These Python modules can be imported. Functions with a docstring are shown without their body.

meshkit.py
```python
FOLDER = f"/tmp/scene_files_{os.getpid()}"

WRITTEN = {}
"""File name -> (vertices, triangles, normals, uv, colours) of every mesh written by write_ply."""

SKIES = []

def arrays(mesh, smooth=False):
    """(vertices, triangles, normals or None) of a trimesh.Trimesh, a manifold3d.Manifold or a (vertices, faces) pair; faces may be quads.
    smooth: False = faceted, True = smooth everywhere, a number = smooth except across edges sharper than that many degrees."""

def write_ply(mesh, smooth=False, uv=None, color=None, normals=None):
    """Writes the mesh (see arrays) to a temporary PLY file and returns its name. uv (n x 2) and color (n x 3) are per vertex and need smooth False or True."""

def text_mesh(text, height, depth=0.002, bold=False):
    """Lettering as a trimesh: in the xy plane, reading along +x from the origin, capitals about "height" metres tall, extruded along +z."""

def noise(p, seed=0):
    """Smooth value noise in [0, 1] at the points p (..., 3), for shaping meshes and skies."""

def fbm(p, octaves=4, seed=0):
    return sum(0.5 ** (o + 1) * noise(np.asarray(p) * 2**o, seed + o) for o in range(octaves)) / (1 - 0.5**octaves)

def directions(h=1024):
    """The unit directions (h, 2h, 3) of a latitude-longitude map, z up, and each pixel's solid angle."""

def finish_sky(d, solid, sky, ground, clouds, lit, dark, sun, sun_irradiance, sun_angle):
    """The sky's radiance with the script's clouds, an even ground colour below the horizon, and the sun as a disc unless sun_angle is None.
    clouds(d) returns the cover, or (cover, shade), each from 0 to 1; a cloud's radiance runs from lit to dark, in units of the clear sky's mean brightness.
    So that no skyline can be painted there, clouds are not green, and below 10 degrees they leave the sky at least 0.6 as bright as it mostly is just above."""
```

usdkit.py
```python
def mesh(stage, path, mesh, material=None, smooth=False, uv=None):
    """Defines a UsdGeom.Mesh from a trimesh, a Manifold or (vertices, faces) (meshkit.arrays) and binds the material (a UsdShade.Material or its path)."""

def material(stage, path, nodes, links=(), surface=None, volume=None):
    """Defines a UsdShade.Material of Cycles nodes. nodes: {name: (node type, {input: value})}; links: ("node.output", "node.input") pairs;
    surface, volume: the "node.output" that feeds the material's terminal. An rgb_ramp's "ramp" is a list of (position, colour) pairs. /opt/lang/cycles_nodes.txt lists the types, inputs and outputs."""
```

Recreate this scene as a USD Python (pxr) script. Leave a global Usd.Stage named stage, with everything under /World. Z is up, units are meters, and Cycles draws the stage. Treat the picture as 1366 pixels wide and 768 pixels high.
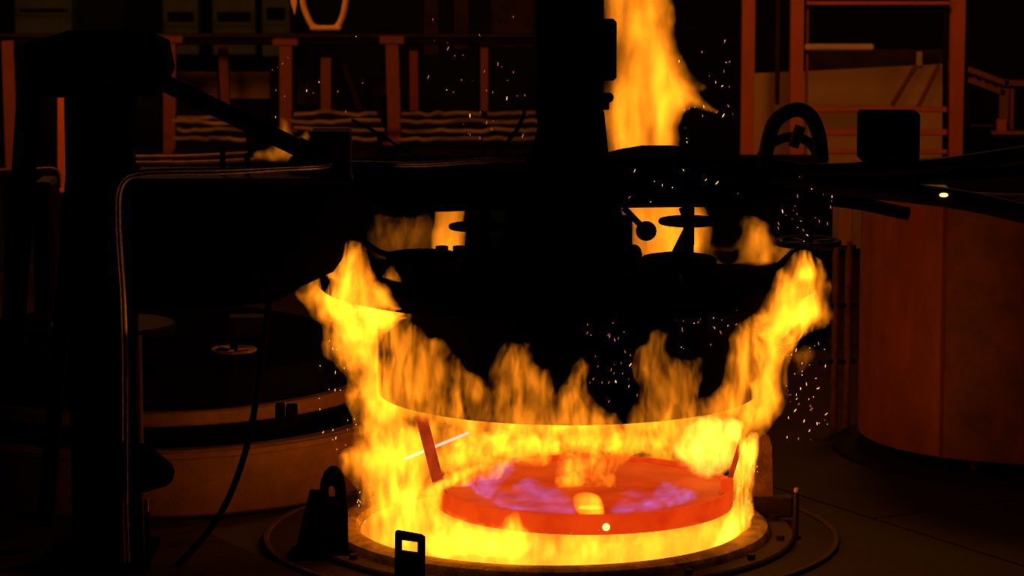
import math, random
import numpy as np, trimesh, usdkit, meshkit
import shapely
from shapely.geometry import Polygon, Point
from scipy.spatial import Delaunay, cKDTree
from pxr import Usd, UsdGeom, UsdLux, Gf, UsdShade

# ------------------------------------------------------------------ camera, light, exposure
stage = Usd.Stage.CreateInMemory()
UsdGeom.Xform.Define(stage, '/World')
rng = np.random.default_rng(7)
PI = math.pi
F, D, H, CX, TH = 4500.0, 13.4, 3.016, -0.158, math.radians(8.472)
cam = UsdGeom.Camera.Define(stage, '/World/camera')
cam.CreateHorizontalApertureAttr(36.0)
cam.CreateFocalLengthAttr(36.0 * F / 1366)
cam.CreateFStopAttr(4.5)
cam.CreateFocusDistanceAttr(13.3)
cam.CreateClippingRangeAttr(Gf.Vec2f(0.1, 500))
cam.CreateExposureAttr(0.0)
cam.AddTranslateOp().Set((CX, -D, H))
cam.AddRotateXOp().Set(90 - math.degrees(TH))


def lamp(name, loc, radius, color, intensity):
    l = UsdLux.SphereLight.Define(stage, '/World/' + name)
    l.CreateRadiusAttr(radius)
    l.CreateColorAttr(Gf.Vec3f(*color))
    l.CreateIntensityAttr(intensity)
    l.AddTranslateOp().Set(loc)
    return l


FIRE = (1.0, 0.30, 0.035)
# the glow of the other open furnaces of the hall, behind and to the side of this one
lamp('furnace_glow', (1.6, 3.6, 3.4), 0.35, FIRE, 30)
lamp('furnace_glow_001', (-2.6, 5.2, 2.6), 0.30, FIRE, 24)
lamp('furnace_glow_002', (-0.72, -0.92, 0.70), 0.10, FIRE, 4.5)   # left curtain of fire
lamp('furnace_glow_003', (0.98, -0.55, 0.70), 0.10, FIRE, 2.6)    # right curtain of fire
lamp('far_hall_lamp', (-3.2, 12.6, 3.6), 0.15, (.75, .8, .42), 5)     # a weak work lamp far back, above the frame

c_, s_ = math.cos(TH), math.sin(TH)


def P(px, py, Y):
    """World point of the plane y = Y seen at a pixel of the 1366 x 768 photograph."""
    u, v = (px - 683) / F, (384 - py) / F
    d = np.array([u, c_ + v * s_, -s_ + v * c_])
    t = (Y + D) / d[1]
    return np.array([CX, -D, H]) + t * d


def G(px, py, z=0.0):
    """World point of the level z seen at a pixel."""
    u, v = (px - 683) / F, (384 - py) / F
    d = np.array([u, c_ + v * s_, -s_ + v * c_])
    return np.array([CX, -D, H]) + (z - H) / d[2] * d


def S(Y):
    """Metres in one pixel at depth Y (near the middle of the picture)."""
    return ((D + Y) * c_ + 2.2 * s_) / F


# ------------------------------------------------------------------ materials
def M(name, nodes, links=(), surface=None, volume=None):
    return usdkit.material(stage, '/World/Looks/' + name, nodes, links, surface=surface, volume=volume)


def metal(name, c1, c2, scale=6.0, rough=0.6, met=0.0, bump=0.3, detail=5, stretch=(1, 1, 1), spec=0.5):
    return M(name, {'g': ('texture_coordinate', {}), 'm': ('mapping', {'scale': stretch}),
                    'n': ('noise_texture', {'scale': scale, 'detail': detail, 'roughness': 0.65}),
                    'f': ('noise_texture', {'scale': scale * 9, 'detail': 3}),
                    'r': ('rgb_ramp', {'ramp': [(0.32, c1), (0.68, c2)]}),
                    'b': ('bump', {'strength': bump, 'distance': 0.01}),
                    'p': ('principled_bsdf', {'roughness': rough, 'metallic': met, 'specular_ior_level': spec})},
             [('g.object', 'm.vector'), ('m.vector', 'n.vector'), ('m.vector', 'f.vector'), ('n.fac', 'r.fac'), ('r.color', 'p.base_color'),
              ('f.fac', 'b.height'), ('b.normal', 'p.normal')], surface='p.BSDF')


black = metal('black_iron', (.0025, .002, .0016), (.006, .0045, .0036), 5, .9, spec=0.0)
soot = metal('sooty_iron', (.006, .0045, .0035), (.018, .012, .008), 7, .8, spec=.06)
darkrust = metal('dark_rust', (.022, .011, .007), (.062, .028, .015), 9, .75, spec=.2)
rust = metal('rusty_steel', (.08, .035, .018), (.30, .13, .05), 11, .6)
scaled = metal('scaled_rim', (.05, .03, .014), (.85, .62, .26), 7, .5, detail=8, bump=.6)
orange = metal('orange_paint', (.42, .085, .022), (.60, .14, .04), 4, .55, stretch=(1, 1, .3))
redpaint = metal('red_oxide_paint', (.20, .045, .018), (.32, .075, .026), 5, .6, stretch=(1, 1, .4))
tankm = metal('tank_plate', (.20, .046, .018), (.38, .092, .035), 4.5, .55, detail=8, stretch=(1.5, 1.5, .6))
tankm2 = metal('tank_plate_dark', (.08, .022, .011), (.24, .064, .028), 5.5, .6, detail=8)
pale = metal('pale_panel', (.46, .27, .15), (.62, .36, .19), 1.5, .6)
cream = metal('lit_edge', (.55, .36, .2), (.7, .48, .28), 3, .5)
brick2 = metal('shell_paint', (.10, .046, .014), (.22, .105, .03), 5, .7, detail=8)
greenp = metal('green_paint', (.14, .17, .08), (.26, .28, .13), 4, .6)
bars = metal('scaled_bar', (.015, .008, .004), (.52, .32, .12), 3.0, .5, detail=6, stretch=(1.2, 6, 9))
boardm = metal('brown_board', (.22, .12, .06), (.32, .17, .08), 4, .7)
floorm = metal('floor_plate', (.010, .0042, .0024), (.026, .010, .0055), 3.5, .75, spec=.15, detail=8, bump=.5)
wallm = metal('wall_sheet', (.012, .009, .008), (.022, .016, .012), 2, .8)
hosem = metal('hose_braid', (.62, .44, .32), (.95, .80, .66), 60, .42, met=.85)
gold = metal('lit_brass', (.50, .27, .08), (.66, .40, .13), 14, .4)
rubber = metal('rubber', (.003, .0025, .002), (.006, .0045, .004), 8, .9, spec=0.0)
trussm = metal('truss_paint', (.10, .028, .014), (.16, .045, .02), 5, .7)
teal = metal('teal_paint', (.03, .12, .09), (.05, .16, .12), 5, .5)


def glow(name, c1, c2, scale, strength, lo=.35, hi=.65, detail=5, stretch=(1, 1, 1)):
    return M(name, {'g': ('geometry', {}), 'm': ('mapping', {'scale': stretch}), 'n': ('noise_texture', {'scale': scale, 'detail': detail}),
                    'r': ('rgb_ramp', {'ramp': [(lo, c1), (hi, c2)]}),
                    'p': ('principled_bsdf', {'base_color': (.05, .02, .01), 'roughness': .7, 'emission_strength': strength})},
             [('g.position', 'm.vector'), ('m.vector', 'n.vector'), ('n.fac', 'r.fac'), ('r.color', 'p.emission_color')], surface='p.BSDF')


redhot = glow('red_hot_steel', (.44, .016, .002), (.62, .034, .003), 6, 1.0)
redhot_side = glow('red_hot_band', (.62, .026, .002), (.78, .046, .003), 9, 1.0)
strapm = glow('dull_red_strap', (.20, .012, .002), (.46, .03, .006), 14, 1.0)
lining = glow('glowing_lining', (.62, .10, .004), (1.0, .34, .012), 7, 1.0, lo=.3, hi=.7, stretch=(1, 1, .4))
rodm = M('white_hot_rod', {'e': ('emission', {'color': (1, .42, .30), 'strength': 1.6})}, surface='e.emission')
sparkm = M('spark', {'e': ('emission', {'color': (1, .33, .07), 'strength': 2.2})}, surface='e.emission')
sparkd = M('spark_dim', {'e': ('emission', {'color': (1, .25, .05), 'strength': .55})}, surface='e.emission')
GLINT = M('hot_point', {'e': ('emission', {'color': (1, .55, .16), 'strength': 2.0})}, surface='e.emission')


def flame_mat(name, strength, scale=7, lo=.40, hi=.72, stretch=(1, 1, .35), seed=0.0, color=(1, .25, .008), distortion=1.1, fine=1.0, shear=0.0):
    """Glowing gas: emission in the volume, in streaks drawn out upwards, finer filaments inside broad ones."""
    nodes = {'g': ('geometry', {}),
             'm': ('mapping', {'scale': stretch, 'location': (seed, seed * .7, seed * .3), 'rotation': (0, shear, 0)}),
             'n': ('noise_texture', {'scale': scale, 'detail': 2, 'distortion': distortion}),
             'r': ('map_range', {'from_min': lo, 'from_max': hi, 'to_min': 0.02, 'to_max': 1.0, 'clamp': True}),
             'n2': ('noise_texture', {'scale': scale * 3.1, 'detail': 2, 'distortion': .6 * distortion}),
             'r2': ('map_range', {'from_min': .38, 'from_max': .66, 'to_min': 1 - .85 * fine, 'to_max': 1 + .9 * fine, 'clamp': True}),
             'x': ('math', {'math_type': 'multiply'}),
             'y': ('math', {'math_type': 'multiply', 'value2': strength}),
             'e': ('emission', {'color': color})}
    return M(name, nodes, [('g.position', 'm.vector'), ('m.vector', 'n.vector'), ('m.vector', 'n2.vector'), ('n.fac', 'r.value'), ('n2.fac', 'r2.value'),
                           ('r.result', 'x.value1'), ('r2.result', 'x.value2'), ('x.value', 'y.value1'), ('y.value', 'e.strength')], volume='e.emission')


# ------------------------------------------------------------------ object helpers
used = {}


def numbered(parent, name):
    k = used.get((parent, name), 0)
    used[(parent, name)] = k + 1
    return f'{parent}/{name}' + (f'_{k:03d}' if k else '')


def tag(p, label=None, cat=None, group=None, kind=None):
    p = p.GetPrim()
    for k, v in (('label', label), ('category', cat), ('group', group), ('kind', kind)):
        if v:
            p.SetCustomDataByKey(k, v)
    return p


def path_of(x):
    return str(x.GetPath()) if hasattr(x, 'GetPath') else '/World'


def obj(name, mesh, mat, parent=None, smooth=35, label=None):
    if isinstance(mesh, list):
        mesh = trimesh.util.concatenate(mesh)
    org = ORIGIN.get(path_of(parent)) if parent is not None else None
    if org is not None:
        mesh = mesh.copy(); mesh.apply_translation(-org)
    m = usdkit.mesh(stage, numbered(path_of(parent), name), mesh, mat, smooth=smooth)
    if label:
        tag(m, label)
    return m.GetPrim()


ORIGIN = {}


def thing(name, label, cat, loc=(0, 0, 0), group=None, kind=None):
    """An Xform at the thing's base; its parts are given in world coordinates."""
    pth = numbered('/World', name)
    x = UsdGeom.Xform.Define(stage, pth)
    x.AddTranslateOp().Set(tuple(map(float, loc)))
    tag(x, label, cat, group, kind)
    for k in (pth,):
        ORIGIN[k] = np.array(loc, float)
    return x.GetPrim()


def sub(name, mesh, mat, part, smooth=35, label=None):
    """A sub-part of a part of a thing."""
    if isinstance(mesh, list):
        mesh = trimesh.util.concatenate(mesh)
    top = '/'.join(path_of(part).split('/')[:3])
    if top in ORIGIN:
        mesh = mesh.copy(); mesh.apply_translation(-ORIGIN[top])
    m = usdkit.mesh(stage, numbered(path_of(part), name), mesh, mat, smooth=smooth)
    if label:
        tag(m, label)
    return m.GetPrim()


def box(lo, hi, bev=0.0):
    lo, hi = np.minimum(lo, hi).astype(float), np.maximum(lo, hi).astype(float)
    b = trimesh.creation.box(hi - lo)
    if bev > 0:
        e, v = (hi - lo) / 2, []
        for k in range(3):
            q = b.vertices.copy()
            for j in range(3):
                if j != k:
                    q[:, j] = np.sign(q[:, j]) * max(e[j] - bev, e[j] * .3)
            v.append(q)
        b = trimesh.convex.convex_hull(np.vstack(v))
    b.apply_translation((lo + hi) / 2)
    return b


def rect(x0, y0, x1, y1, Y, depth, bev=.006):
    """A block whose front face fills the pixel rectangle at depth Y."""
    a, b = P(x0, y1, Y), P(x1, y0, Y)
    return box((a[0], Y, a[2]), (b[0], Y + depth, b[2]), bev)


def cyl(p, q, r, n=24, r2=None):
    p, q = np.asarray(p, float), np.asarray(q, float)
    h = np.linalg.norm(q - p)
    prof = [(0, 0), (r * .9, 0), (r, min(r * .1, h * .2)), (r if r2 is None else r2, h - min(r * .1, h * .2)), ((r if r2 is None else r2) * .9, h), (0, h)]
    m = trimesh.creation.revolve(prof, sections=n)
    m.apply_transform(trimesh.geometry.align_vectors((0, 0, 1), (q - p) / h))
    m.apply_translation(p)
    return m


def lathe(prof, c, n=96, a0=0.0, a1=None):
    """Closed or axis-to-axis (radius, z) profile turned round the vertical line through c."""
    m = trimesh.creation.revolve(prof, angle=None if a1 is None else a1 - a0, cap=a1 is not None, sections=n)
    if a0:
        m.apply_transform(trimesh.transformations.rotation_matrix(a0, (0, 0, 1)))
    m.apply_translation((c[0], c[1], 0 if len(c) < 3 else c[2]))
    if m.volume < 0:
        m.invert()
    return m


def ringprof(r0, r1, z0, z1, b=.01):
    """Closed profile of a ring of rectangular section with rounded edges."""
    return [(r0 + b, z0), (r1 - b, z0), (r1, z0 + b), (r1, z1 - b), (r1 - b, z1), (r0 + b, z1), (r0, z1 - b), (r0, z0 + b), (r0 + b, z0)]


def curve(pts, n=60):
    """Catmull-Rom through the points."""
    p = np.asarray(pts, float)
    p = np.vstack([2 * p[0] - p[1], p, 2 * p[-1] - p[-2]])
    out = []
    k = len(p) - 3
    for i in range(k):
        t = np.linspace(0, 1, max(3, n // k), endpoint=i == k - 1)[:, None]
        a, b, c, d = p[i:i + 4]
        out.append(.5 * (2 * b + (c - a) * t + (2 * a - 5 * b + 4 * c - d) * t ** 2 + (3 * b - a - 3 * c + d) * t ** 3))
    return np.vstack(out)


def tube(pts, r, n=10, smooth_n=60, spline=True):
    p = curve(pts, smooth_n) if spline and len(pts) > 2 else np.asarray(pts, float)
    t = np.gradient(p, axis=0); t /= np.linalg.norm(t, axis=1, keepdims=True) + 1e-12
    up = np.array([0, 1.0, 0]) if abs(t[0][1]) < .9 else np.array([1.0, 0, 0])
    a = np.cross(t[0], up); a /= np.linalg.norm(a)
    A = []
    for k in range(len(p)):
        a = a - t[k] * (a @ t[k]); a /= np.linalg.norm(a) + 1e-12
        A.append(a.copy())
    A = np.array(A); B = np.cross(t, A)
    rr = np.broadcast_to(r, (len(p),))[:, None, None]
    ang = np.arange(n) * 2 * PI / n
    v = (p[:, None] + rr * (np.cos(ang)[None, :, None] * A[:, None] + np.sin(ang)[None, :, None] * B[:, None])).reshape(-1, 3)
    f = []
    for i in range(len(p) - 1):
        for j in range(n):
            k = (j + 1) % n
            f += [[i * n + j, i * n + k, (i + 1) * n + k], [i * n + j, (i + 1) * n + k, (i + 1) * n + j]]
    v = np.vstack([v, p[0], p[-1]])
    e = (len(p) - 1) * n
    for j in range(n):
        k = (j + 1) % n
        f += [[len(v) - 2, k, j], [len(v) - 1, e + j, e + k]]
    m = trimesh.Trimesh(v, f, process=False)
    m.fix_normals()
    return m


def prism(px, Y, depth, bev=0.0):
    """A pixel outline at depth Y, extruded away from the camera."""
    w = np.array([P(x, y, Y)[[0, 2]] for x, y in px])
    g = Polygon(w).buffer(0)
    parts = []
    for q in getattr(g, 'geoms', [g]):
        m = trimesh.creation.extrude_polygon(q, depth, engine='earcut')
        m.apply_transform(np.array([[1, 0, 0, 0], [0, 0, 1, Y], [0, 1, 0, 0], [0, 0, 0, 1.0]]))
        m.invert()
        parts.append(m)
    m = trimesh.util.concatenate(parts)
    m.fix_normals()
    return m


def torus(c, R, r, n=48, k=10):
    m = trimesh.creation.torus(R, r, major_sections=n, minor_sections=k)
    m.apply_translation(c)
    return m


def dup(first, loc, label=None, group=None):
    was = first.GetCustomData()
    name = first.GetName()
    x = UsdGeom.Xform.Define(stage, numbered('/World', name))
    x.GetPrim().GetReferences().AddInternalReference(first.GetPath())
    x.ClearXformOpOrder(); 
    x.GetPrim().GetAttribute('xformOp:translate').Set(tuple(map(float, loc)))
    x.SetXformOpOrder([UsdGeom.XformOp(x.GetPrim().GetAttribute('xformOp:translate'))])
    x.GetPrim().SetInstanceable(True)
    tag(x, label or was['label'], was['category'], group or was.get('group'))
    return x.GetPrim()


# ------------------------------------------------------------------ the hall
PITX = 0.0
seam_a, seam_b = G(1065, 660), G(1366, 755)
sd = (seam_b - seam_a)[:2]; ang = math.atan2(sd[1], sd[0])
ux, uy = np.array([math.cos(ang), math.sin(ang)]), np.array([-math.sin(ang), math.cos(ang)])


def floor_bed():
    g = shapely.box(-14, -16, 14, 22).difference(Point(0, 0).buffer(1.0, 48))
    m = trimesh.creation.extrude_polygon(g, .3, engine='earcut')
    m.apply_translation((0, 0, -.32))
    return m


fl = obj('floor', floor_bed(), wallm); tag(fl, 'dark steel plate floor of the furnace hall', 'floor', kind='structure')
clear = shapely.union_all([Point(0, 0).buffer(1.17, 48)])
for i in range(-3, 4):
    for j in range(-4, 4):
        o = seam_a[:2] + ux * (i * 2.4 - (1.2 if j % 2 else 0) + .55) + uy * (j * 1.25)
        w = [o + ux * .006 + uy * .006, o + ux * 2.394 + uy * .006, o + ux * 2.394 + uy * 1.244, o + ux * .006 + uy * 1.244]
        g = Polygon(w).difference(clear)
        if g.is_empty or g.geom_type != 'Polygon':
            continue
        m = trimesh.creation.extrude_polygon(g, .018 + .003 * rng.random(), engine='earcut')
        m.apply_translation((0, 0, -.02))
        sub('plate', m, floorm, fl, smooth=False)

tag(obj('wall_back', box((-14, 16.6, -.3), (14, 16.9, 8)), wallm), 'dark far wall of the furnace hall', 'wall', kind='structure')
tag(obj('wall_left', box((-14.3, -16, -.3), (-14, 17, 8)), wallm), 'dark left wall of the furnace hall', 'wall', kind='structure')
tag(obj('wall_right', box((14, -16, -.3), (14.3, 17, 8)), wallm), 'dark right wall of the furnace hall', 'wall', kind='structure')
tag(obj('ceiling', box((-14.3, -16, 8), (14.3, 17, 8.3)), wallm), 'dark roof of the furnace hall', 'ceiling', kind='structure')

# ------------------------------------------------------------------ the pit furnace
ZR = .07
RI, RB, RO, RP = .773, .885, .985, 1.162
pit = thing('pit_furnace', 'round pit furnace sunk in the floor with a scaled rusty rim, flames pouring out', 'furnace', (0, 0, 0))
obj('rim', lathe([(RI, -.06), (RI + .004, ZR - .03), (RI + .018, ZR - .006), (RI + .04, ZR), (RB - .03, ZR - .002), (RB - .008, ZR - .012), (RB, ZR - .035), (RB, -.06), (RI, -.06)], (0, 0), 128), scaled, pit)
obj('shell_flange', lathe(ringprof(RB + .002, RO, -.05, .028, .008), (0, 0), 128), darkrust, pit)
obj('base_plate', lathe(ringprof(RO + .002, RP, -.05, .006, .004), (0, 0), 128), floorm, pit)
obj('kerb_bead', lathe(ringprof(RP - .02, RP + .004, -.03, .016, .004), (0, 0), 128), darkrust, pit)
obj('lining', lathe([(RI - .002, ZR - .03), (RI - .002, -1.0), (0, -1.0), (0, -1.06), (RI + .05, -1.06), (RI + .05, -.07), (RI - .002, ZR - .03)], (0, 0), 96), lining, pit, label='glowing orange lining of the pit')
for k in range(16):                                            # clamp bolts round the flange
    a = (k + .5) * 2 * PI / 16
    x, y = .935 * math.cos(a), .935 * math.sin(a)
    obj('bolt', trimesh.creation.cylinder(.016, .02, sections=6, transform=trimesh.transformations.translation_matrix((x, y, .037))), darkrust, pit, smooth=False)

# the square black loop at the front of the rim
yl = -.93
lp = Polygon([P(x, y, yl)[[0, 2]] for x, y in ((526, 800), (527, 711), (530, 709), (563, 715), (567, 718), (567, 800))])
hole = Polygon([P(x, y, yl)[[0, 2]] for x, y in ((536, 736), (536, 720), (557, 723), (557, 739))])
m = trimesh.creation.extrude_polygon(lp.difference(hole), .035, engine='earcut')
m.apply_transform(np.array([[1, 0, 0, 0], [0, 0, 1, yl], [0, 1, 0, 0], [0, 0, 0, 1.0]])); m.invert(); m.fix_normals()
b0, b1 = P(526, 800, yl), P(567, 800, yl)
m.vertices[:, 2] = np.maximum(m.vertices[:, 2], .028)
obj('clamp_loop', m, black, pit, label='black square loop standing at the front of the rim')
# upright stop pin at the right of the base plate
pr = G(1062, 720)
pin = [cyl(pr, pr + (0, 0, .205), .009, 12), cyl(pr, pr + (0, 0, .02), .02, 12)]
obj('stop_pin', pin, darkrust, pit)
obj('pin_tip', trimesh.creation.icosphere(2, .012).apply_translation(pr + (0, 0, .205)), gold, pit)
# curved guide plate standing at the right of the rim
gy = .25
obj('guide_plate', prism([(1003, 668), (1003, 588), (1008, 578), (1018, 576), (1026, 582), (1030, 596), (1031, 668)], gy, .03), rust, pit)
obj('guide_foot', rect(1000, 664, 1058, 690, gy - .02, .08), darkrust, pit)

# the lifting lug left of the rim
ly = -.42
lug = thing('lifting_lug', 'black arched lifting lug with an eye, standing left of the furnace rim', 'lug', tuple(P(428, 745, ly) * (1, 1, 0) + (0, 0, .006)))
arch = Polygon([P(x, y, ly)[[0, 2]] for x, y in ((428, 745), (425, 665), (427, 645), (432, 632), (440, 625), (447, 625), (455, 632), (460, 648), (463, 680), (464, 745))])
eye = Polygon([P(x, y, ly)[[0, 2]] for x, y in ((438, 666), (437, 655), (440, 648), (444, 648), (447, 655), (447, 666))])
m = trimesh.creation.extrude_polygon(arch.difference(eye), .06, engine='earcut')
m.apply_transform(np.array([[1, 0, 0, 0], [0, 0, 1, ly], [0, 1, 0, 0], [0, 0, 0, 1.0]])); m.fix_normals()
obj('arch', m, black, lug)
obj('gusset', prism([(391, 745), (404, 692), (413, 655), (427, 656), (430, 745)], ly + .01, .04), black, lug)
obj('foot_plate', rect(385, 740, 470, 752, ly - .05, .16), black, lug)

# ------------------------------------------------------------------ the red hot load
LX, LY = (780 - 736) * S(0), 0.0
lc = P(780, 645, 0.0)
LZ = lc[2]                       # top edge of the band
LR = .60
load = thing('load_tray', 'red-hot round steel tray with a deep rim, hanging just above the pit', 'tray', (lc[0], 0, LZ - .09))
disc = Point(0, 0).buffer(LR - .012, 64)
hc = G(785, 672, LZ - .012) - lc
holeP = shapely.affinity.scale(Point(hc[0], hc[1]).buffer(.07, 24), 1.0, 1.25)
m = trimesh.creation.extrude_polygon(disc.difference(holeP), .02, engine='earcut'); m.apply_translation((lc[0], 0, LZ - .036))
obj('tray_plate', m, redhot, load, smooth=False)
bandm = lathe(ringprof(LR - .012, LR, LZ - .078, LZ + .002, .003), (lc[0], 0), 128)
obj('rim_band', bandm, redhot_side, load)
obj('rim_hole', trimesh.creation.cylinder(.015, .01, sections=20, transform=trimesh.transformations.translation_matrix((P(803, 703, 0)[0], -math.sqrt(LR ** 2 - (P(803, 703, 0)[0] - lc[0]) ** 2) - .001, P(803, 703, -LR)[2])) @ trimesh.transformations.rotation_matrix(PI / 2, (1, 0, 0))), GLINT, load, label='small bright round hole in the rim band')
for k, a in enumerate(np.linspace(0, PI, 4)[:-1] + .3):        # ribs across the plate
    rb = box((-LR + .03, -.012, LZ - .06), (LR - .03, .012, LZ - .037))
    rb.apply_transform(trimesh.transformations.rotation_matrix(a, (0, 0, 1))); rb.apply_translation((lc[0], 0, 0))
    obj('rib', rb, redhot, load)
# hanger straps: left flat bar, right rod, two at the back
zt = P(757, 520, 0)[2]


def bar(p, q, w, t, wdir=(1, 0, 0)):
    p, q = np.asarray(p), np.asarray(q)
    d = (q - p) / np.linalg.norm(q - p); w_ = np.array(wdir, float); w_ -= d * (w_ @ d); w_ /= np.linalg.norm(w_); n = np.cross(d, w_)
    v = [e + w_ * sx * w / 2 + n * sy * t / 2 for e in (p, q) for sx in (-1, 1) for sy in (-1, 1)]
    return trimesh.convex.convex_hull(np.array(v))


obj('strap', bar(P(589, 660, -.12), P(558, 540, -.12), .046, .012), strapm, load, label='dull red flat strap at the left of the tray')
obj('strap', bar(P(970, 650, -.05), P(994, 572, -.05), .020, .012), strapm, load, label='thin dull red strap at the right of the tray')
obj('strap_foot', box(P(962, 662, -.1), P(977, 634, -.02), .006), redhot_side, load)
obj('cross_rod', tube([P(540, 612, .2), P(625, 577, .3)], .006, spline=False), rodm, load, label='bright glowing thin rod behind the left strap')

# ------------------------------------------------------------------ the lid
LIDX = P(757, 520, 0)[0]
ZB = P(757, 520, 0)[2]            # bottom of the lower drum
ZF0, ZF1 = P(757, 378, 0)[2], P(757, 356, 0)[2]
lid = thing('furnace_lid', 'heavy black furnace lid raised above the pit, with valves and handwheels on top', 'lid', (LIDX, 0, ZB))
RD, RF = .764, 1.0
obj('lower_drum', lathe([(0, ZB + .05), (RD - .05, ZB + .05), (RD - .05, ZB), (RD - .004, ZB), (RD, ZB + .006), (RD, ZF0 + .01), (0, ZF0 + .01)], (LIDX, 0), 128), black, lid)
obj('flange', lathe([(0, ZF0 + .012), (RF - .006, ZF0), (RF, ZF0 + .006), (RF, ZF1 - .01), (RF - .01, ZF1), (0, ZF1)], (LIDX, 0), 128), black, lid)
# lug at the right edge
obj('edge_lug', prism([(1000, 362), (1026, 364), (1058, 335), (1084, 342), (1084, 398), (1010, 402)], -.05, .06), black, lid)
# hub under the beam
obj('hub', lathe([(0, ZF1 - .01), (.30, ZF1 - .01), (.30, ZF1 + .04), (.25, ZF1 + .06), (.25, ZF1 + .13), (.23, ZF1 + .24), (.23, ZF1 + .35), (0, ZF1 + .35)], (P(752, 300, 0)[0], 0), 64), black, lid)
obj('hub_flange', lathe(ringprof(.10, .285, ZF1 + .06, ZF1 + .085, .008), (P(752, 300, 0)[0], 0), 64), black, lid)
# raised front box of the deck
obj('deck_box', prism([(610, 372), (610, 352), (640, 350), (1026, 362), (1026, 400), (610, 400)], .18, .05), black, lid)


def handwheel(c, R, r, label, spokes=3, stem=0.0, gusset=False, mat=black, hub=.022):
    w = obj('handwheel', torus(c, R - r, r, 56, 12), mat, lid, label=label)
    for k in range(spokes):
        a = k * 2 * PI / spokes + .5
        sub('spoke', bar(c + np.array([.01 * math.cos(a), .01 * math.sin(a), 0]), c + np.array([(R - r) * math.cos(a), (R - r) * math.sin(a), 0]), .022, .012, (0, 0, 1) if False else (-math.sin(a), math.cos(a), 0)), mat, w)
    sub('hub', cyl(c - (0, 0, .02), c + (0, 0, .025), hub, 20), mat, w)
    return w


# right wheel with its valve
c2 = P(919, 295, -.2)
handwheel(c2, .121, .011, 'black handwheel right of the lifting column')
obj('valve_stem', cyl(P(918, 350, -.2), c2 + (0, 0, .055), .022, 20), black, lid)
obj('valve_key', [bar(P(907, 283, -.2), P(924, 277, -.2), .018, .03, (0, 1, 0)), cyl(P(918, 290, -.2), P(918, 275, -.2), .016, 12)], black, lid)
obj('valve_gusset', prism([(894, 342), (911, 308), (926, 306), (926, 326), (921, 328), (921, 342)], -.215, .03), black, lid)
b2 = P(905, 347, -.2)
obj('valve_flange', lathe([(0, b2[2] - .03), (.145, b2[2] - .03), (.152, b2[2] - .02), (.152, b2[2] + .004), (.14, b2[2] + .014), (.06, b2[2] + .028), (0, b2[2] + .03)], (b2[0], -.2), 56), black, lid)
obj('valve_body', cyl(b2 - (0, 0, .12), b2 - (0, 0, .02), .09, 32), black, lid)
# weighted lever
la, lb = P(832, 277, -.25), P(862, 308, -.25)
lev = obj('weight_lever', cyl(la, la + (lb - la) * .95, .0125, 16), black, lid)
sub('ball_weight', trimesh.creation.icosphere(3, .041).apply_transform(np.diag([1, 1, .95, 1])).apply_translation(lb), black, lev, label='round black ball weight on the lever')
obj('lever_boss', [cyl(P(846, 338, -.25) - (0, .05, 0), P(846, 338, -.25) + (0, .05, 0), .03, 20), box(P(812, 352, -.22), P(843, 286, -.15), .01)], black, lid)
obj('round_knob', trimesh.creation.icosphere(2, .02).apply_translation(P(848, 340, -.27)), black, lid)
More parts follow.
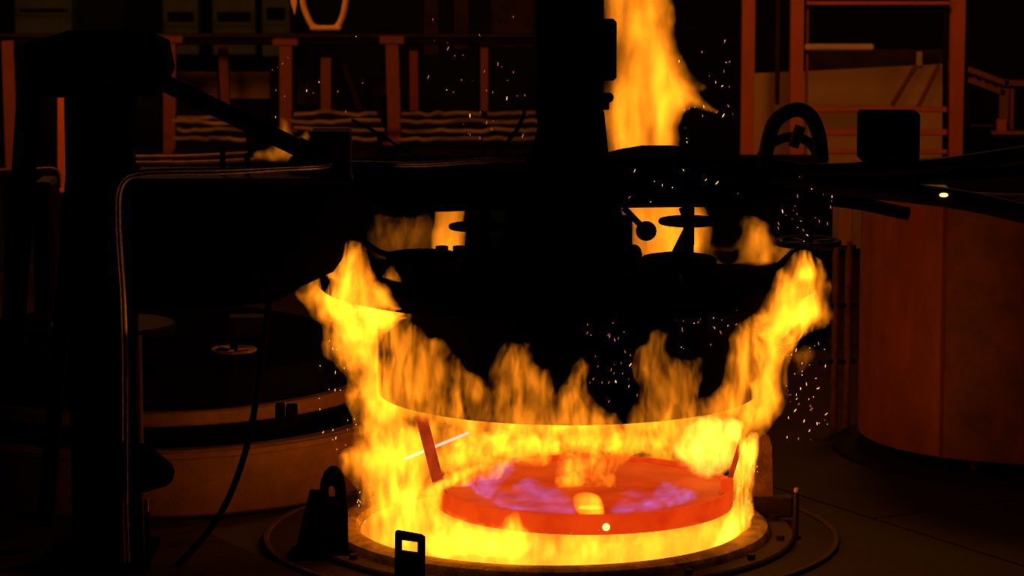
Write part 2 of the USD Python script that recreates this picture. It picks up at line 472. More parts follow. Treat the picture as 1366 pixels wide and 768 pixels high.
# left wheel and valve block
c1 = P(636, 302, -.15)
handwheel(c1, .112, .010, 'black handwheel left of the lifting column')
obj('valve_stem', cyl(P(634, 356, -.15), c1 + (0, 0, .045), .03, 20, .022), black, lid)
obj('valve_yoke', prism([(616, 356), (623, 305), (646, 305), (664, 356), (650, 356), (638, 340), (628, 340), (626, 356)], -.16, .04), black, lid)
obj('valve_body', cyl(P(650, 375, -.15), P(650, 348, -.15), .1, 32), black, lid)
# big flat ring at the left, with nuts
c0 = P(563, 342, -.18)
handwheel(c0, .146, .014, 'large flat black handwheel at the left of the lid', spokes=4)
obj('valve_stem', cyl(P(563, 372, -.18), c0, .03, 20), black, lid)
for x0, x1 in ((581, 598), (606, 619)):
    q = P((x0 + x1) / 2, 332, -.15)
    obj('nut', cyl(q - (0, 0, .03), q + (0, 0, .012), .025, 6), black, lid, smooth=False)
# wheel at the far right edge
c3 = P(1078, 323, -.05)
handwheel(c3, .134, .013, 'black handwheel at the right edge of the lid', spokes=4, mat=soot)
obj('valve_stem', cyl(P(1078, 352, -.05), c3 + (0, 0, .03), .02, 16), black, lid)
obj('valve_cap', cyl(P(1078, 362, -.05), P(1078, 345, -.05), .07, 24), black, lid)
obj('gas_pipe', tube([P(470, 316, -.25), P(490, 326, -.25), P(512, 338, -.22), P(545, 341, -.2)], .012), black, lid)

# ------------------------------------------------------------------ the hoist that carries the lid
hoist = thing('lid_hoist', 'huge black lid hoist: column at the left, long arm and beam over the lid', 'hoist', tuple(P(130, 768, -.3) * (1, 1, 0)))
ya = -.55
x0, x1 = P(96, 700, ya)[0], P(178, 700, ya)[0]
ztop = P(100, 120, ya)[2]
obj('column', box((x0, ya, 0), (x1, ya + .3, ztop), .012), black, hoist)
obj('column_foot', box((x0 - .12, ya - .1, 0), (x1 + .06, ya + .42, .03), .006), black, hoist)
obj('head', prism([(18, 66), (62, 54), (75, 49), (178, 48), (190, 52), (214, 62), (222, 100), (210, 126), (195, 130), (160, 122), (140, 104), (118, 130), (40, 130), (22, 100)], ya - .02, .34), black, hoist)
obj('brace', bar(P(40, 110, ya + .1), P(12, 520, ya + .1), .085, .08), black, hoist)
obj('brace', bar(P(108, 120, ya + .4), P(60, 700, ya + .4), .06, .06), black, hoist)
st = obj('strut', bar(P(206, 104, ya + .1), P(416, 206, ya + .1), .062, .06, (0, 0, 1)), black, hoist)
sub('strut_collar', [cyl(P(395, 195, ya + .05), P(418, 206, ya + .05), .04, 16)], black, st)
obj('arm', prism([(160, 240), (470, 244), (520, 268), (520, 279), (492, 290), (472, 318), (456, 346), (445, 362), (400, 383), (370, 402), (300, 410), (160, 412)], ya, .40), black, hoist)
obj('arm_edge', rect(172, 238, 470, 246, ya - .004, .41), soot, hoist)
obj('arm_bracket', rect(414, 176, 467, 242, ya + .02, .16), soot, hoist)
# beam above the lid
bm = []
obj('beam', prism([(380, 222), (470, 224), (700, 218), (720, 214), (812, 217), (830, 212), (860, 207), (905, 207), (960, 215), (1030, 224), (1030, 262), (1000, 274), (945, 276), (845, 277), (500, 284), (420, 290)], -.36, .36, ), black, hoist)
obj('beam_rib', rect(470, 232, 1000, 240, -.372, .02), soot, hoist)
obj('beam_rib', rect(470, 268, 1000, 274, -.372, .02), black, hoist)
# lifting column
obj('lifting_column', rect(717, -60, 797, 290, -.30, .26), black, hoist)
obj('column_rail', rect(797, -60, 806, 235, -.27, .12), soot, hoist)
obj('column_gusset', prism([(700, 240), (716, 175), (730, 150), (730, 240)], -.25, .04), black, hoist)
obj('column_gusset', prism([(800, 240), (800, 150), (806, 150), (813, 216), (818, 240)], -.25, .04), black, hoist)
sw = obj('switch_box', rect(800, 27, 823, 108, -.2, .1, .012), black, hoist)
sub('lid_plate', rect(803, 40, 820, 96, -.208, .012), black, sw)
kb = obj('knob', [cyl(P(803, 134, -.2), P(810, 134, -.2), .03, 16), trimesh.creation.icosphere(2, .02).apply_translation(P(812, 130, -.2)), cyl(P(806, 124, -.2), P(806, 146, -.2), .02, 12)], black, hoist)
for k in range(9):
    q = P(735 + k * 6.5, 225, -.31)
for (bx, by) in ((426, 186), (456, 186), (426, 226), (456, 226)):
    q = P(bx, by, ya + .02)
    obj('bolt', cyl(q - (0, .014, 0), q + (0, .01, 0), .016, 6), black, hoist, smooth=False)
for k, x in enumerate((297, 330)):                                 # small pegs on the arm
    obj('peg', cyl(P(x, 250, ya + .1), P(x, 196 + 8 * k, ya + .1), .011, 12), black, hoist)

# cam lever beside the column
cl = thing('release_lever', 'black rounded release lever jutting right from a thin upright pipe, low at the left', 'lever', tuple(P(185, 768, -.62) * (1, 1, 0)))
obj('lever_nose', prism([(182, 588), (196, 598), (214, 612), (226, 622), (231, 632), (229, 642), (221, 649), (207, 652), (196, 656), (184, 658)], -.64, .07), black, cl)
pb = P(184, 600, -.6)
obj('pipe', cyl((pb[0], -.6, 0), (pb[0], -.6, P(184, 446, -.6)[2]), .022, 16), darkrust, cl)
obj('link_rod', cyl(P(196, 668, -.62), P(197, 760, -.62), .011, 12), black, cl)
obj('pin', cyl(P(196, 665, -.63), P(196, 682, -.63), .008, 10), rust, cl)

# hoses
for k, (dx, lab) in enumerate(((0, 'thin pale braided hose dropping along the black column and crossing the arm, the outer one'), (4.6, 'thin pale braided hose dropping along the black column and crossing the arm, the inner one'))):
    yh = -.60 - .0 * k
    pts = [P(700, 211 + dx * .6, -.40), P(640, 213 + dx * .6, -.42), P(560, 218 + dx * .6, -.42), P(465, 217 + dx * .6, -.46), P(420, 221 + dx * .6, yh), P(370, 223 + dx * .7, yh), P(300, 226 + dx, yh), P(230, 227 + dx, yh), P(190, 229 + dx, yh), P(168 + dx * .6, 236 + dx * .6, yh), P(156 + dx, 256, yh),
           P(154.5 + dx, 290, yh), P(157 + dx, 340, yh), P(161 + dx, 400, yh), P(163 + dx, 470, yh), P(163.5 + dx, 560, yh), P(164 + dx, 680, yh), P(167 + dx, 768, yh), P(168 + dx, 800, yh)]
    h = obj('hose', tube(pts, .0075, 8, 160), hosem); tag(h, lab, 'hose', 'pair of pale hoses')
h = obj('cable', tube([P(360, 396, -.5), P(354, 440, -.5), P(345, 510, -.5), P(336, 565, -.5), P(322, 620, -.5), P(298, 678, -.5), P(265, 724, -.5), P(228, 762, -.5), P(190, 800, -.5)], .0125, 10, 90), rubber)
tag(h, 'thick black cable hanging from the arm in a curve down to the floor', 'cable')
h = obj('cable', tube([P(700, 150, -.1), P(690, 172, -.15), P(672, 195, -.25), P(655, 212, -.3)], .008, 8), rubber); tag(h, 'thin black cable curving down onto the beam left of the lifting column', 'cable')
h = obj('cable', tube([P(470, 160, .2), P(505, 178, .1), P(540, 200, -.1), P(575, 215, -.3)], .006, 8), rubber); tag(h, 'thin black cable sloping onto the beam right of the arm bracket', 'cable')

# pipes running out to the right
for pts, r, mt, lab in (
        ([(985, 228), (1100, 246), (1200, 256), (1290, 268), (1380, 288)], .040, soot, 'thick dark pipe running out to the right and drooping, lowest of the bundle'),
        ([(985, 224), (1060, 228), (1150, 226), (1240, 222), (1300, 214), (1380, 202)], .030, soot, 'dark pipe running out to the right and rising at its end'),
        ([(980, 222), (1040, 222), (1100, 236), (1180, 240), (1240, 236), (1380, 226)], .022, black, 'thin black pipe between the two dark pipes of the right-hand bundle'),
        ([(1000, 244), (1080, 262), (1150, 272), (1196, 282), (1212, 285)], .026, black, 'short black pipe ending in an open end under the right-hand bundle')):
    h = obj('pipe', tube([P(x, y, -.2 + .0004 * (x - 980)) for x, y in pts], r, 14, 70), mt); tag(h, lab, 'pipe', 'pipes right of the lid')
# dark coupling, box and small lit ends
h = thing('hose_coil', 'dark looped hose bundle on the beam beside the right orange post', 'hose', tuple(P(1060, 225, .1)))
obj('loop', tube([P(1018, 222, .1), P(1030, 170, .1), P(1046, 152, .1), P(1066, 146, .1), P(1082, 156, .1), P(1092, 180, .1), P(1096, 215, .1)], .030, 12, 60), soot, h)
obj('loop', tube([P(1010, 218, .16), P(1028, 192, .16), P(1060, 182, .16), P(1085, 196, .16), P(1092, 225, .16)], .020, 12, 50), soot, h)
obj('coupling', cyl(P(1058, 196, .05), P(1068, 168, .05), .022, 16), darkrust, h)
bx = thing('terminal_box', 'square black terminal box standing on the pipes at the right', 'box', tuple(P(1188, 226, -.14)))
obj('case', rect(1148, 151, 1228, 216, -.2, .16, .008), black, bx)
obj('cover', rect(1151, 154, 1225, 213, -.206, .008), black, bx)
obj('leg', cyl(P(1165, 226, -.12), P(1165, 214, -.12), .014, 10), black, bx)
obj('leg', cyl(P(1212, 224, -.12), P(1212, 214, -.12), .014, 10), black, bx)

# ------------------------------------------------------------------ the tank at the right
ty, tr = 1.85, .78
tc = P(1374, 500, ty)
zt0, zt1 = P(1374, 575, ty)[2], P(1374, 237, ty)[2]
tank = thing('steel_tank', 'big rusty red cylindrical tank standing on short legs at the right', 'tank', (tc[0], ty, 0))
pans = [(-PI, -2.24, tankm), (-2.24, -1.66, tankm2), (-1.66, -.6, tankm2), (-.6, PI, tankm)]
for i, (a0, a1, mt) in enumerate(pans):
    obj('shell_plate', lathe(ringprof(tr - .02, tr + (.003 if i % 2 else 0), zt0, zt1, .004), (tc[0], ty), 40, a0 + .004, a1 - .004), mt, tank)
obj('bottom', lathe([(0, zt0 + .01), (tr - .04, zt0 + .01), (tr - .02, zt0 + .02), (tr - .02, zt0 + .05), (0, zt0 + .05)], (tc[0], ty), 64), black, tank)
obj('top_rim', torus((tc[0], ty, zt1), tr, .018, 96, 10), darkrust, tank)
obj('top_plate', lathe([(0, zt1 - .06), (tr - .03, zt1 - .06), (tr - .03, zt1 - .03), (0, zt1 - .03)], (tc[0], ty), 64), black, tank)
for a in (-2.05, -1.2, .5, 1.6, 2.8):
    q = np.array([tc[0] + (tr - .06) * math.cos(a), ty + (tr - .06) * math.sin(a), 0])
    obj('leg', cyl(q, q + (0, 0, zt0 + .02), .022, 14), darkrust, tank)
sm = np.array([tc[0] + tr * math.cos(-2.24), ty + tr * math.sin(-2.24)])
obj('seam_strip', box((sm[0] - .012, sm[1] - .012, zt0), (sm[0] + .012, sm[1] + .012, zt1), .004), tankm, tank)
obj('plinth', lathe([(0, 0), (tr + .12, 0), (tr + .12, .02), (tr + .1, .03), (0, .03)], (tc[0], ty), 64), soot, tank)

# pale guard post with rungs, left of the tank
gp = thing('guard_rail', 'narrow guard rail with a pale top plate, between the flames and the tank', 'rail', tuple(P(1128, 600, 2.2) * (1, 1, 0)))
for x in (1116, 1133):
    q = P(x, 300, 2.2); obj('post', cyl((q[0], 2.2, 0), (q[0], 2.2, P(x, 322, 2.2)[2]), .016, 12), rust, gp)
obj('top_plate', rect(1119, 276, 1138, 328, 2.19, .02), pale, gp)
for y in (331, 408, 483):
    obj('rung', cyl(P(1092, y, 2.2), P(1142, y - 2, 2.2), .014, 12), soot if y > 340 else darkrust, gp)

# ------------------------------------------------------------------ the second pit, left
c2x, c2y, r2 = P(200, 600, 1.42)[0], 1.42, 1.1
zw = P(200, 603, .32)[2]
p2 = thing('second_furnace', 'second round furnace behind at the left, closed, with a pale brown shell', 'furnace', (c2x, c2y, 0))
obj('shell', lathe(ringprof(r2 - .08, r2, 0, zw, .012), (c2x, c2y), 128), brick2, p2)
obj('shell_hoop', lathe(ringprof(r2 - .01, r2 + .012, zw - .035, zw - .008, .004), (c2x, c2y), 128), brick2, p2)
zb0 = P(200, 570, .42)[2]
obj('lid_skirt', lathe(ringprof(r2 - .2, r2 - .09, zb0, zb0 + .062, .008), (c2x, c2y), 128), brick2, p2)
obj('seal', lathe([(0, zw - .05), (r2 - .16, zw - .05), (r2 - .16, zb0 + .01), (0, zb0 + .01)], (c2x, c2y), 96), black, p2)
zl = P(200, 505, .42)[2]
obj('lid', lathe([(0, zb0 + .03), (r2 - .14, zb0 + .03), (r2 - .16, zl), (r2 - .4, zl + .06), (0, zl + .06)], (c2x, c2y), 96), black, p2)
cd = P(150, 430, 1.2)
obj('hub_plate', lathe(ringprof(.02, .275, cd[2] - .05, cd[2], .008), (cd[0], 1.2), 64), soot, p2)
obj('hub', cyl((cd[0], 1.2, zl), (cd[0], 1.2, cd[2] - .02), .14, 32), black, p2)
cw = G(312, 466, zl + .10)
w2 = obj('handwheel', torus(cw, .09, .006, 48, 10), rust, p2, label='small handwheel with bright glints on the second furnace lid')
for k in range(3):
    a = k * 2 * PI / 3 + .3
    sub('spoke', bar(cw, cw + np.array([.09 * math.cos(a), .09 * math.sin(a), 0]), .012, .008, (-math.sin(a), math.cos(a), 0)), rust, w2)
obj('wheel_stem', cyl((cw[0], cw[1], zl), cw + (0, 0, .03), .016, 14), black, p2)
obj('valve_box', rect(304, 424, 352, 450, .95, .12), soot, p2)
obj('valve_pipe', cyl(P(328, 452, 1.0), (P(328, 452, 1.0)[0], 1.0, zl), .03, 16), black, p2)
cp = P(378, 552, .45)
obj('clamp', rect(367, 540, 379, 572, .32, .06), black, p2)
obj('clamp', rect(381, 541, 396, 566, .33, .06), black, p2)

# ------------------------------------------------------------------ the background
YB = 8.6


def post(x0, x1, y0, y1, Y, mt, label, head=None, tilt=0, cat='post', group=None, name='steel_post'):
    q0, q1 = P((x0 + x1) / 2 + tilt, y1, Y), P((x0 + x1) / 2, y0, Y)
    t = thing(name, label, cat, (q0[0], Y, max(0, q0[2])), group)
    w = (x1 - x0) * S(Y)
    sh = [bar(q0, q1, w, .012), bar(q0 + (0, w, 0), q1 + (0, w, 0), w, .012), bar(q0 + (0, w / 2, 0), q1 + (0, w / 2, 0), .010, w, (1, 0, 0))]
    obj('front_flange', sh[0], mt, t); obj('rear_flange', sh[1], mt, t); obj('web', sh[2], mt, t)
    if head:
        obj('head_plate', rect(head[0], head[1], head[2], head[3], Y - .02, w + .04), mt, t)
    q = P((x0 + x1) / 2 + tilt, y1, Y)
    obj('foot_plate', box((q[0] - w, Y - .04, q[2] - .015), (q[0] + w, Y + w + .04, q[2])), mt, t)
    if q[2] > .1:
        obj('plinth', box((q[0] - w * .8, Y - .03, 0), (q[0] + w * .8, Y + w + .03, q[2] - .012), .01), black, t)
    return t


post(218, 234, 52, 215, YB, redpaint, 'red oxide post with a broad head plate, above the sloping strut at the left', (206, 48, 243, 58))
post(291, 303, 58, 150, YB + .6, redpaint, 'short red oxide post right behind the strut, second from its upper end', tilt=4)
post(373, 389, 55, 172, YB, redpaint, 'red oxide post with a head plate standing just above the small rear flame', (363, 52, 397, 61))
post(428, 441, 78, 160, YB + .4, redpaint, 'short dim red post just right of the small rear flame')
post(514, 531, 52, 190, YB, redpaint, 'tall red oxide post with a broad head plate midway along the rear rail', (506, 48, 539, 59), tilt=4)
post(546, 557, 68, 156, YB + .3, orange, 'short narrow orange-red post just right of the tall rear post', tilt=1)
post(641, 651, 48, 150, YB + .3, redpaint, 'slim reddish post nearest the left side of the lifting column')
post(2, 16, 55, 225, YB - 1, redpaint, 'leaning red oxide post at the far left edge', tilt=6)
post(77, 89, 120, 252, YB - 2.2, orange, 'bright orange post seen below the hoist head at the left')
post(160, 165, 120, 210, YB - 1.5, redpaint, 'very thin red post just right of the hoist column')
rb_ = thing('rear_rail', 'long dim red steel rail carried on the rear posts at the left', 'beam', tuple(P(320, 60, YB + .2)))
obj('upper_flange', rect(-20, 46, 716, 50, YB + .17, .12), darkrust, rb_)
obj('web', rect(-20, 50, 716, 60, YB + .22, .02), soot, rb_)
for x0, x1, y0, y1, mt, lab in ((232, 290, 96, 132, boardm, 'brown board behind the rear posts, left of the second post'), (304, 360, 96, 132, boardm, 'brown board behind the rear posts, right of the second post'),
                                (396, 424, 104, 140, darkrust, 'small dark brown board above the small rear flame'), (490, 516, 96, 128, darkrust, 'small dim board left of the tall rear post')):
    t = thing('brown_board', lab, 'board', tuple(P((x0 + x1) / 2, 260, YB + 1.2) * (1, 1, 0)))
    obj('panel', rect(x0, y0, x1, y1, YB + 1.2, .04), mt, t)
    for x in (x0 + 3, x1 - 3):
        q = P(x, y1, YB + 1.22); obj('leg', cyl((q[0], q[1], 0), q, .014, 10), black, t)
t = obj('slanting_brace', bar(P(458, 84, YB + .6), P(486, 160, YB + .6), .035, .03), darkrust); tag(t, 'thin brown brace slanting down left of the tall rear post', 'brace')

# stacked bars: long steel bars lying on each other
for si, (x0, x1, lab) in enumerate(((236, 328, 'under the sloping strut'), (392, 503, 'right of the small rear flame'), (536, 642, 'right of the tall rear post'), (650, 714, 'beside the lifting column'))):
    for k, y in enumerate((152, 162, 173, 185)):
        if si == 0 and k == 0:
            y = 156
        yy = YB - .3 - k * .13
        a, b = P(x0 - (k % 2) * 6, y + rng.uniform(-1.5, 1.5), yy), P(x1 + (k % 3) * 5, y + rng.uniform(-1.5, 1.5), yy)
        pts = [a + (b - a) * t + np.array([0, 0, .012 * (meshkit.noise(np.array([9 * t, k * 3.3, si * 7.1])) - .5) * 2]) for t in np.linspace(0, 1, 14)]
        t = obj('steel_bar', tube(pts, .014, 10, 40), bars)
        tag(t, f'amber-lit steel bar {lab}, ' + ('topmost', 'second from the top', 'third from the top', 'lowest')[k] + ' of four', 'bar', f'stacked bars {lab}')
for si, (x0, x1, lab) in enumerate(((236, 328, 'under the strut'), (392, 503, 'right of the small flame'), (536, 642, 'right of the tall post'), (650, 714, 'beside the column'))):
    t = thing('bar_rack', f'dark rack holding the stack of steel bars {lab}', 'rack', tuple(P((x0 + x1) / 2, 200, YB - .1)))
    obj('back_plate', rect(x0 - 4, 148, x1 + 4, 205, YB + .02, .03), soot, t)
    obj('shelf', box(P(x0 - 6, 202, YB - .8), P(x1 + 6, 198, YB - .05)), soot, t)
for y, Y, x0, x1, lab in ((209, 4.6, 165, 330, 'upper'), (217, 4.4, 172, 345, 'lower')):
    t = obj('pipe', tube([P(138, 300, Y) * (1, 1, 0), P(138, y + 30, Y), P(142, y + 4, Y), P(x0, y + 1, Y), P((x0 + x1) / 2, y, Y), P(x1, y - 4, Y)], .012, 10, 50), rust); tag(t, f'thin rusty pipe just above the hose bend, the {lab} of two', 'pipe', 'two rusty pipes above the hose bend')
t = obj('pipe', tube([P(-5, 229, 3), P(40, 227, 3), P(70, 226, 3), P(78, 232, 3), P(79, 250, 3)], .011, 10, 40), rust); tag(t, 'thin pipe bending down at the far left below the leaning post', 'pipe')
ca, cb = P(44, 330, 3.3), P(80, 234, 3.6)
t = obj('control_cabinet', box((ca[0], 3.3, 0), (cb[0], 3.6, cb[2]), .02), soot); tag(t, 'faint dark cabinet at the far left behind the hoist column', 'cabinet')

# greenish cabinets along the far wall
YW = 15.4
for x0, x1, y0, y1, lab in ((20, 95, 10, 26, 'at the far left under the top edge'), (218, 264, 14, 48, 'with a framed opening above the rear post'), (284, 340, 14, 48, 'wide, right of the framed cabinet'), (350, 386, 8, 50, 'beside the hanging hoop')):
    t = thing('green_cabinet', 'dim greenish cabinet on the far wall ' + lab, 'cabinet', tuple(P((x0 + x1) / 2, y1, YW)))
    obj('case', rect(x0, y0 - 30, x1, y1 + 25, YW, .4), greenp, t)
    obj('frame', [rect(x0, y0, x0 + 4, y1, YW - .03, .04), rect(x1 - 4, y0, x1, y1, YW - .03, .04), rect(x0, (y0 + y1) / 2, x1, (y0 + y1) / 2 + 4, YW - .03, .04)], greenp, t)
    obj('door', rect(x0 + 6, y0 + 2, x1 - 6, (y0 + y1) / 2 - 2, YW - .015, .03), soot, t)
for k, (x0, x1) in enumerate(((565, 585), (605, 625), (655, 712))):
    t = obj('dark_post' if k < 2 else 'dark_sheet', rect(x0, -40, x1, (74, 66, 64)[k], 9.6, .15), darkrust)
    tag(t, ('dim brown upright left of the slim post', 'dim brown upright nearer the slim post', 'broad dim brown panel left of the lifting column')[k], 'sheet' if k == 2 else 'post')

# hanging hoop with a wedge
hp = thing('hanging_hoop', 'amber-lit steel hoop hanging into the top of the picture', 'hoop', tuple(P(426, 40, 6.5)))
hpts = [P(402, -40, 6.5), P(403, -10, 6.5), P(405, 8, 6.5), P(411, 24, 6.5), P(418, 35, 6.5), P(432, 38, 6.5), P(448, 36, 6.5), P(456, 24, 6.5), P(460, 8, 6.5), P(462, -10, 6.5), P(462, -40, 6.5)]
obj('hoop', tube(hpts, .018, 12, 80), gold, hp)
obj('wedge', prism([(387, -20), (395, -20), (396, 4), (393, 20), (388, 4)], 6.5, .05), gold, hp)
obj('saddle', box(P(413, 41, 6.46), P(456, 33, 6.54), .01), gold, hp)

# steel frame, panel and rails at the right
YR = 7.2
frame = thing('orange_frame', 'tall orange steel frame of posts and rails behind the furnace at the right', 'frame', tuple(P(1135, 200, YR) * (1, 1, 0)))


def isec(x0, x1, y0, y1, Y, nm='post', tilt=0):
    q0, q1 = P((x0 + x1) / 2 + tilt, y1, Y), P((x0 + x1) / 2, y0, Y)
    w = (x1 - x0) * S(Y)
    return obj(nm, [bar(q0, q1, w, .012), bar(q0 + (0, .1, 0), q1 + (0, .1, 0), w, .012), bar(q0 + (0, .05, 0), q1 + (0, .05, 0), .012, .1)], orange, frame)


isec(991, 1008, -40, 330, YR, tilt=-4)
isec(1056, 1073, -40, 330, YR, tilt=-4)
isec(1271, 1289, -40, 330, YR, tilt=-8)
obj('stiffener', bar(P(1078, -40, YR + .06), P(1074, 250, YR + .06), .016, .04), redpaint, frame)
obj('stiffener', bar(P(1262, -40, YR + .06), P(1260, 250, YR + .06), .03, .04), soot, frame)
for y0, y1, x0, x1 in ((2, 7, 1076, 1268), (143, 150, 1076, 1264), (173, 181, 1092, 1264), (200, 206, 1095, 1264)):
    obj('rail', rect(x0, y0, x1, y1, YR - .03, .05), orange, frame)
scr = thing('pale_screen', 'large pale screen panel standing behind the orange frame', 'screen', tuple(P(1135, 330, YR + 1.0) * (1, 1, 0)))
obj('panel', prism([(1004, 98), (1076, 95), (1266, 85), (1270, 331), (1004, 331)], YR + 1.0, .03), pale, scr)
for a, b in (((1222, 86), (1190, 138)), ((1252, 86), (1222, 146))):
    obj('tie_rod', bar(P(*a, YR + .97), P(*b, YR + .97), .018, .018), redpaint, scr)
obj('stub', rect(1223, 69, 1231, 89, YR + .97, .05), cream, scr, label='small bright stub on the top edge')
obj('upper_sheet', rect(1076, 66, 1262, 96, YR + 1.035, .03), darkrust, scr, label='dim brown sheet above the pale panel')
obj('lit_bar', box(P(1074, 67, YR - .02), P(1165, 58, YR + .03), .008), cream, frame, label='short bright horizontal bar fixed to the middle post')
ck = thing('dark_cabinet', 'dark cabinet standing in the shade behind the right handwheels', 'cabinet', tuple(P(1020, 400, 4.6) * (1, 1, 0)))
ca, cb = P(925, 222, 4.6), P(1112, 222, 4.6)
obj('case', box((ca[0], 4.6, .06), (cb[0], 5.2, ca[2]), .01), black, ck)
obj('door', box((ca[0] + .03, 4.585, .12), ((ca[0] + cb[0]) / 2 - .01, 4.6, ca[2] - .05), .004), black, ck)
obj('door', box(((ca[0] + cb[0]) / 2 + .01, 4.585, .12), (cb[0] - .03, 4.6, ca[2] - .05), .004), black, ck)
obj('plinth', box((ca[0] + .03, 4.63, 0), (cb[0] - .03, 5.17, .06), .004), black, ck)
for k, (x0, x1, y1) in enumerate(((1034, 1042, 140),)):
    t = obj('slim_post', rect(x0, -30, x1, y1, YR + .5, .05), darkrust); tag(t, 'slim dark post between the two left orange posts', 'post')
for k in range(5):
    t = obj('roof_slat', rect(905, 8 + k * 17, 988, 14 + k * 17, 11.0, .06), soot); tag(t, 'faint dark slat behind the tall flame, ' + ('topmost', 'second', 'third', 'fourth', 'lowest')[k] + ' of five', 'slat', 'slats behind the tall flame')
# truss at far right
tru = thing('conveyor_truss', 'dim red conveyor truss sloping down at the right edge', 'truss', tuple(P(1330, 180, 6.2)))
obj('chord', bar(P(1292, 92, 6.2), P(1345, 112, 6.2), .03, .04, (0, 0, 1)), trussm, tru)
obj('chord', bar(P(1292, 106, 6.2), P(1340, 124, 6.2), .03, .04, (0, 0, 1)), trussm, tru)
for k in range(4):
    obj('lattice', bar(P(1296 + 11 * k, 95 + 4 * k, 6.22), P(1302 + 11 * k, 108 + 4 * k, 6.22), .016, .02), trussm, tru)
obj('chord', bar(P(1340, 110, 6.2), P(1400, 112, 6.2), .03, .04, (0, 0, 1)), trussm, tru)
obj('upright', bar(P(1340, 118, 6.2), P(1338, 175, 6.2), .05, .04), trussm, tru)
obj('upright', bar(P(1350, 118, 6.2), P(1349, 172, 6.2), .02, .04), trussm, tru)
obj('foot', rect(1331, 160, 1344, 178, 6.15, .08), redpaint, tru)
obj('sill', rect(1325, 176, 1400, 181, 6.1, .1), trussm, tru)
obj('sill', rect(1296, 167, 1326, 170, 6.2, .05), darkrust, tru)
q = G(1236, 252, zt1 - .02)
t = obj('teal_sheet', box(q + (-.09, -.06, -.009), q + (.09, .06, .012)), teal); tag(t, 'small dim teal sheet lying on the tank top, glimpsed between the pipes', 'sheet')
t = obj('hot_scrap', trimesh.creation.icosphere(2, .014).apply_transform(np.diag([1.3, 1, .65, 1])).apply_translation(P(1259, 260, -.14)), GLINT); tag(t, 'small glowing scrap lying on the lowest pipe at the right', 'scrap')

# ------------------------------------------------------------------ fire


def chaikin(p, n=2):
    p = np.asarray(p, float)
    for _ in range(n):
        q = np.roll(p, -1, 0)
        p = np.stack([.75 * p + .25 * q, .25 * p + .75 * q], 1).reshape(-1, 2)
    return p


def flame_body(px, depth, thick, d0=16, step=4.0, seed=0, holes=(), rag=2.2, power=1.15):
    """A tongue of fire with the given outline (photo pixels), thick in the middle and thin at its edges, following depth(x)."""
    r = np.random.default_rng(seed)
    p = chaikin(px, 2)
    n_ = meshkit.fbm(np.c_[p / 14.0, np.full(len(p), seed * 3.1)], 3, seed) - .5
    n2 = meshkit.fbm(np.c_[p / 14.0, np.full(len(p), 50 + seed * 3.1)], 3, seed + 9) - .5
    p = p + rag * 5 * np.c_[n_, n2]
    g = Polygon(p).buffer(0)
    if g.geom_type != 'Polygon':
        g = max(g.geoms, key=lambda q: q.area)
    for h in holes:
        g = g.difference(Polygon(chaikin(h, 2)))
    if g.geom_type != 'Polygon':
        g = max(g.geoms, key=lambda q: q.area)
    rings = [g.exterior] + list(g.interiors)
    bd = np.vstack([np.array([ring.interpolate(s).coords[0] for s in np.arange(0, ring.length - step * .3, step * .7)]) for ring in rings])
    x0, y0, x1, y1 = g.bounds
    gx, gy = np.meshgrid(np.arange(x0, x1, step), np.arange(y0, y1, step * .87))
    gx = gx + (np.arange(gx.shape[0])[:, None] % 2) * step / 2
    q = np.c_[gx.ravel(), gy.ravel()]
    dist = cKDTree(bd).query(q)[0]
    inside = shapely.contains_xy(g, q[:, 0], q[:, 1]) & (dist > step * .55)
    q = q[inside]; dist = dist[inside]
    pts = np.vstack([bd, q])
    t = np.r_[np.zeros(len(bd)), thick * np.minimum(1, (dist / d0)) ** power * (1 - .25 * np.exp(-dist / d0))]
    t[len(bd):] *= .75 + .5 * meshkit.fbm(np.c_[q / 30.0, np.full(len(q), seed * 1.7)], 3, seed + 4)
    tri = Delaunay(pts).simplices
    cen = pts[tri].mean(1)
    ok = shapely.contains_xy(g.buffer(.01), cen[:, 0], cen[:, 1])
    nb = len(bd)
    tri = tri[ok & ~(tri < nb).all(1)]
    a, b, c = pts[tri[:, 0]], pts[tri[:, 1]], pts[tri[:, 2]]
    flip = ((b - a)[:, 0] * (c - a)[:, 1] - (b - a)[:, 1] * (c - a)[:, 0]) < 0
    tri[flip] = tri[flip][:, ::-1]
    wob = (meshkit.fbm(np.c_[pts / 45.0, np.full(len(pts), seed * 2.3)], 2, seed + 7) - .5) * thick * 1.2
    base = np.array([P(x, y, depth(x, y)) for x, y in pts])
    base[:, 1] += wob
    fr, bk = base.copy(), base.copy()
    fr[:, 1] -= t / 2; bk[:, 1] += t / 2
    n = len(pts)
    idx = np.where(np.arange(n) < nb, np.arange(n), np.arange(n) + (n - nb))
    v = np.vstack([fr, bk[nb:]])
    f = np.vstack([tri, idx[tri][:, ::-1]])
    m = trimesh.Trimesh(v, f, process=False)
    if m.volume < 0:
        m.invert()
    return m


CHECK = []


def flame(px, depth, thick, mat, label, seed, name='flame', cat='flame', **k):
    d = depth if callable(depth) else (lambda x, y, Y=depth: Y)
    fb = flame_body(px, d, thick, seed=seed, **k)
    CHECK.append((fb.is_watertight, fb.is_winding_consistent, fb.volume))
    o = obj(name, fb, mat, smooth=False)
    tag(o, label, cat)
    return o


def ring_front(R, cxp=757):
    """Depth on the near side of a ring of radius R px round the furnace axis."""
    return lambda x, y: -math.sqrt(max(R * R - (x - cxp) ** 2, 0.0)) * S(0)


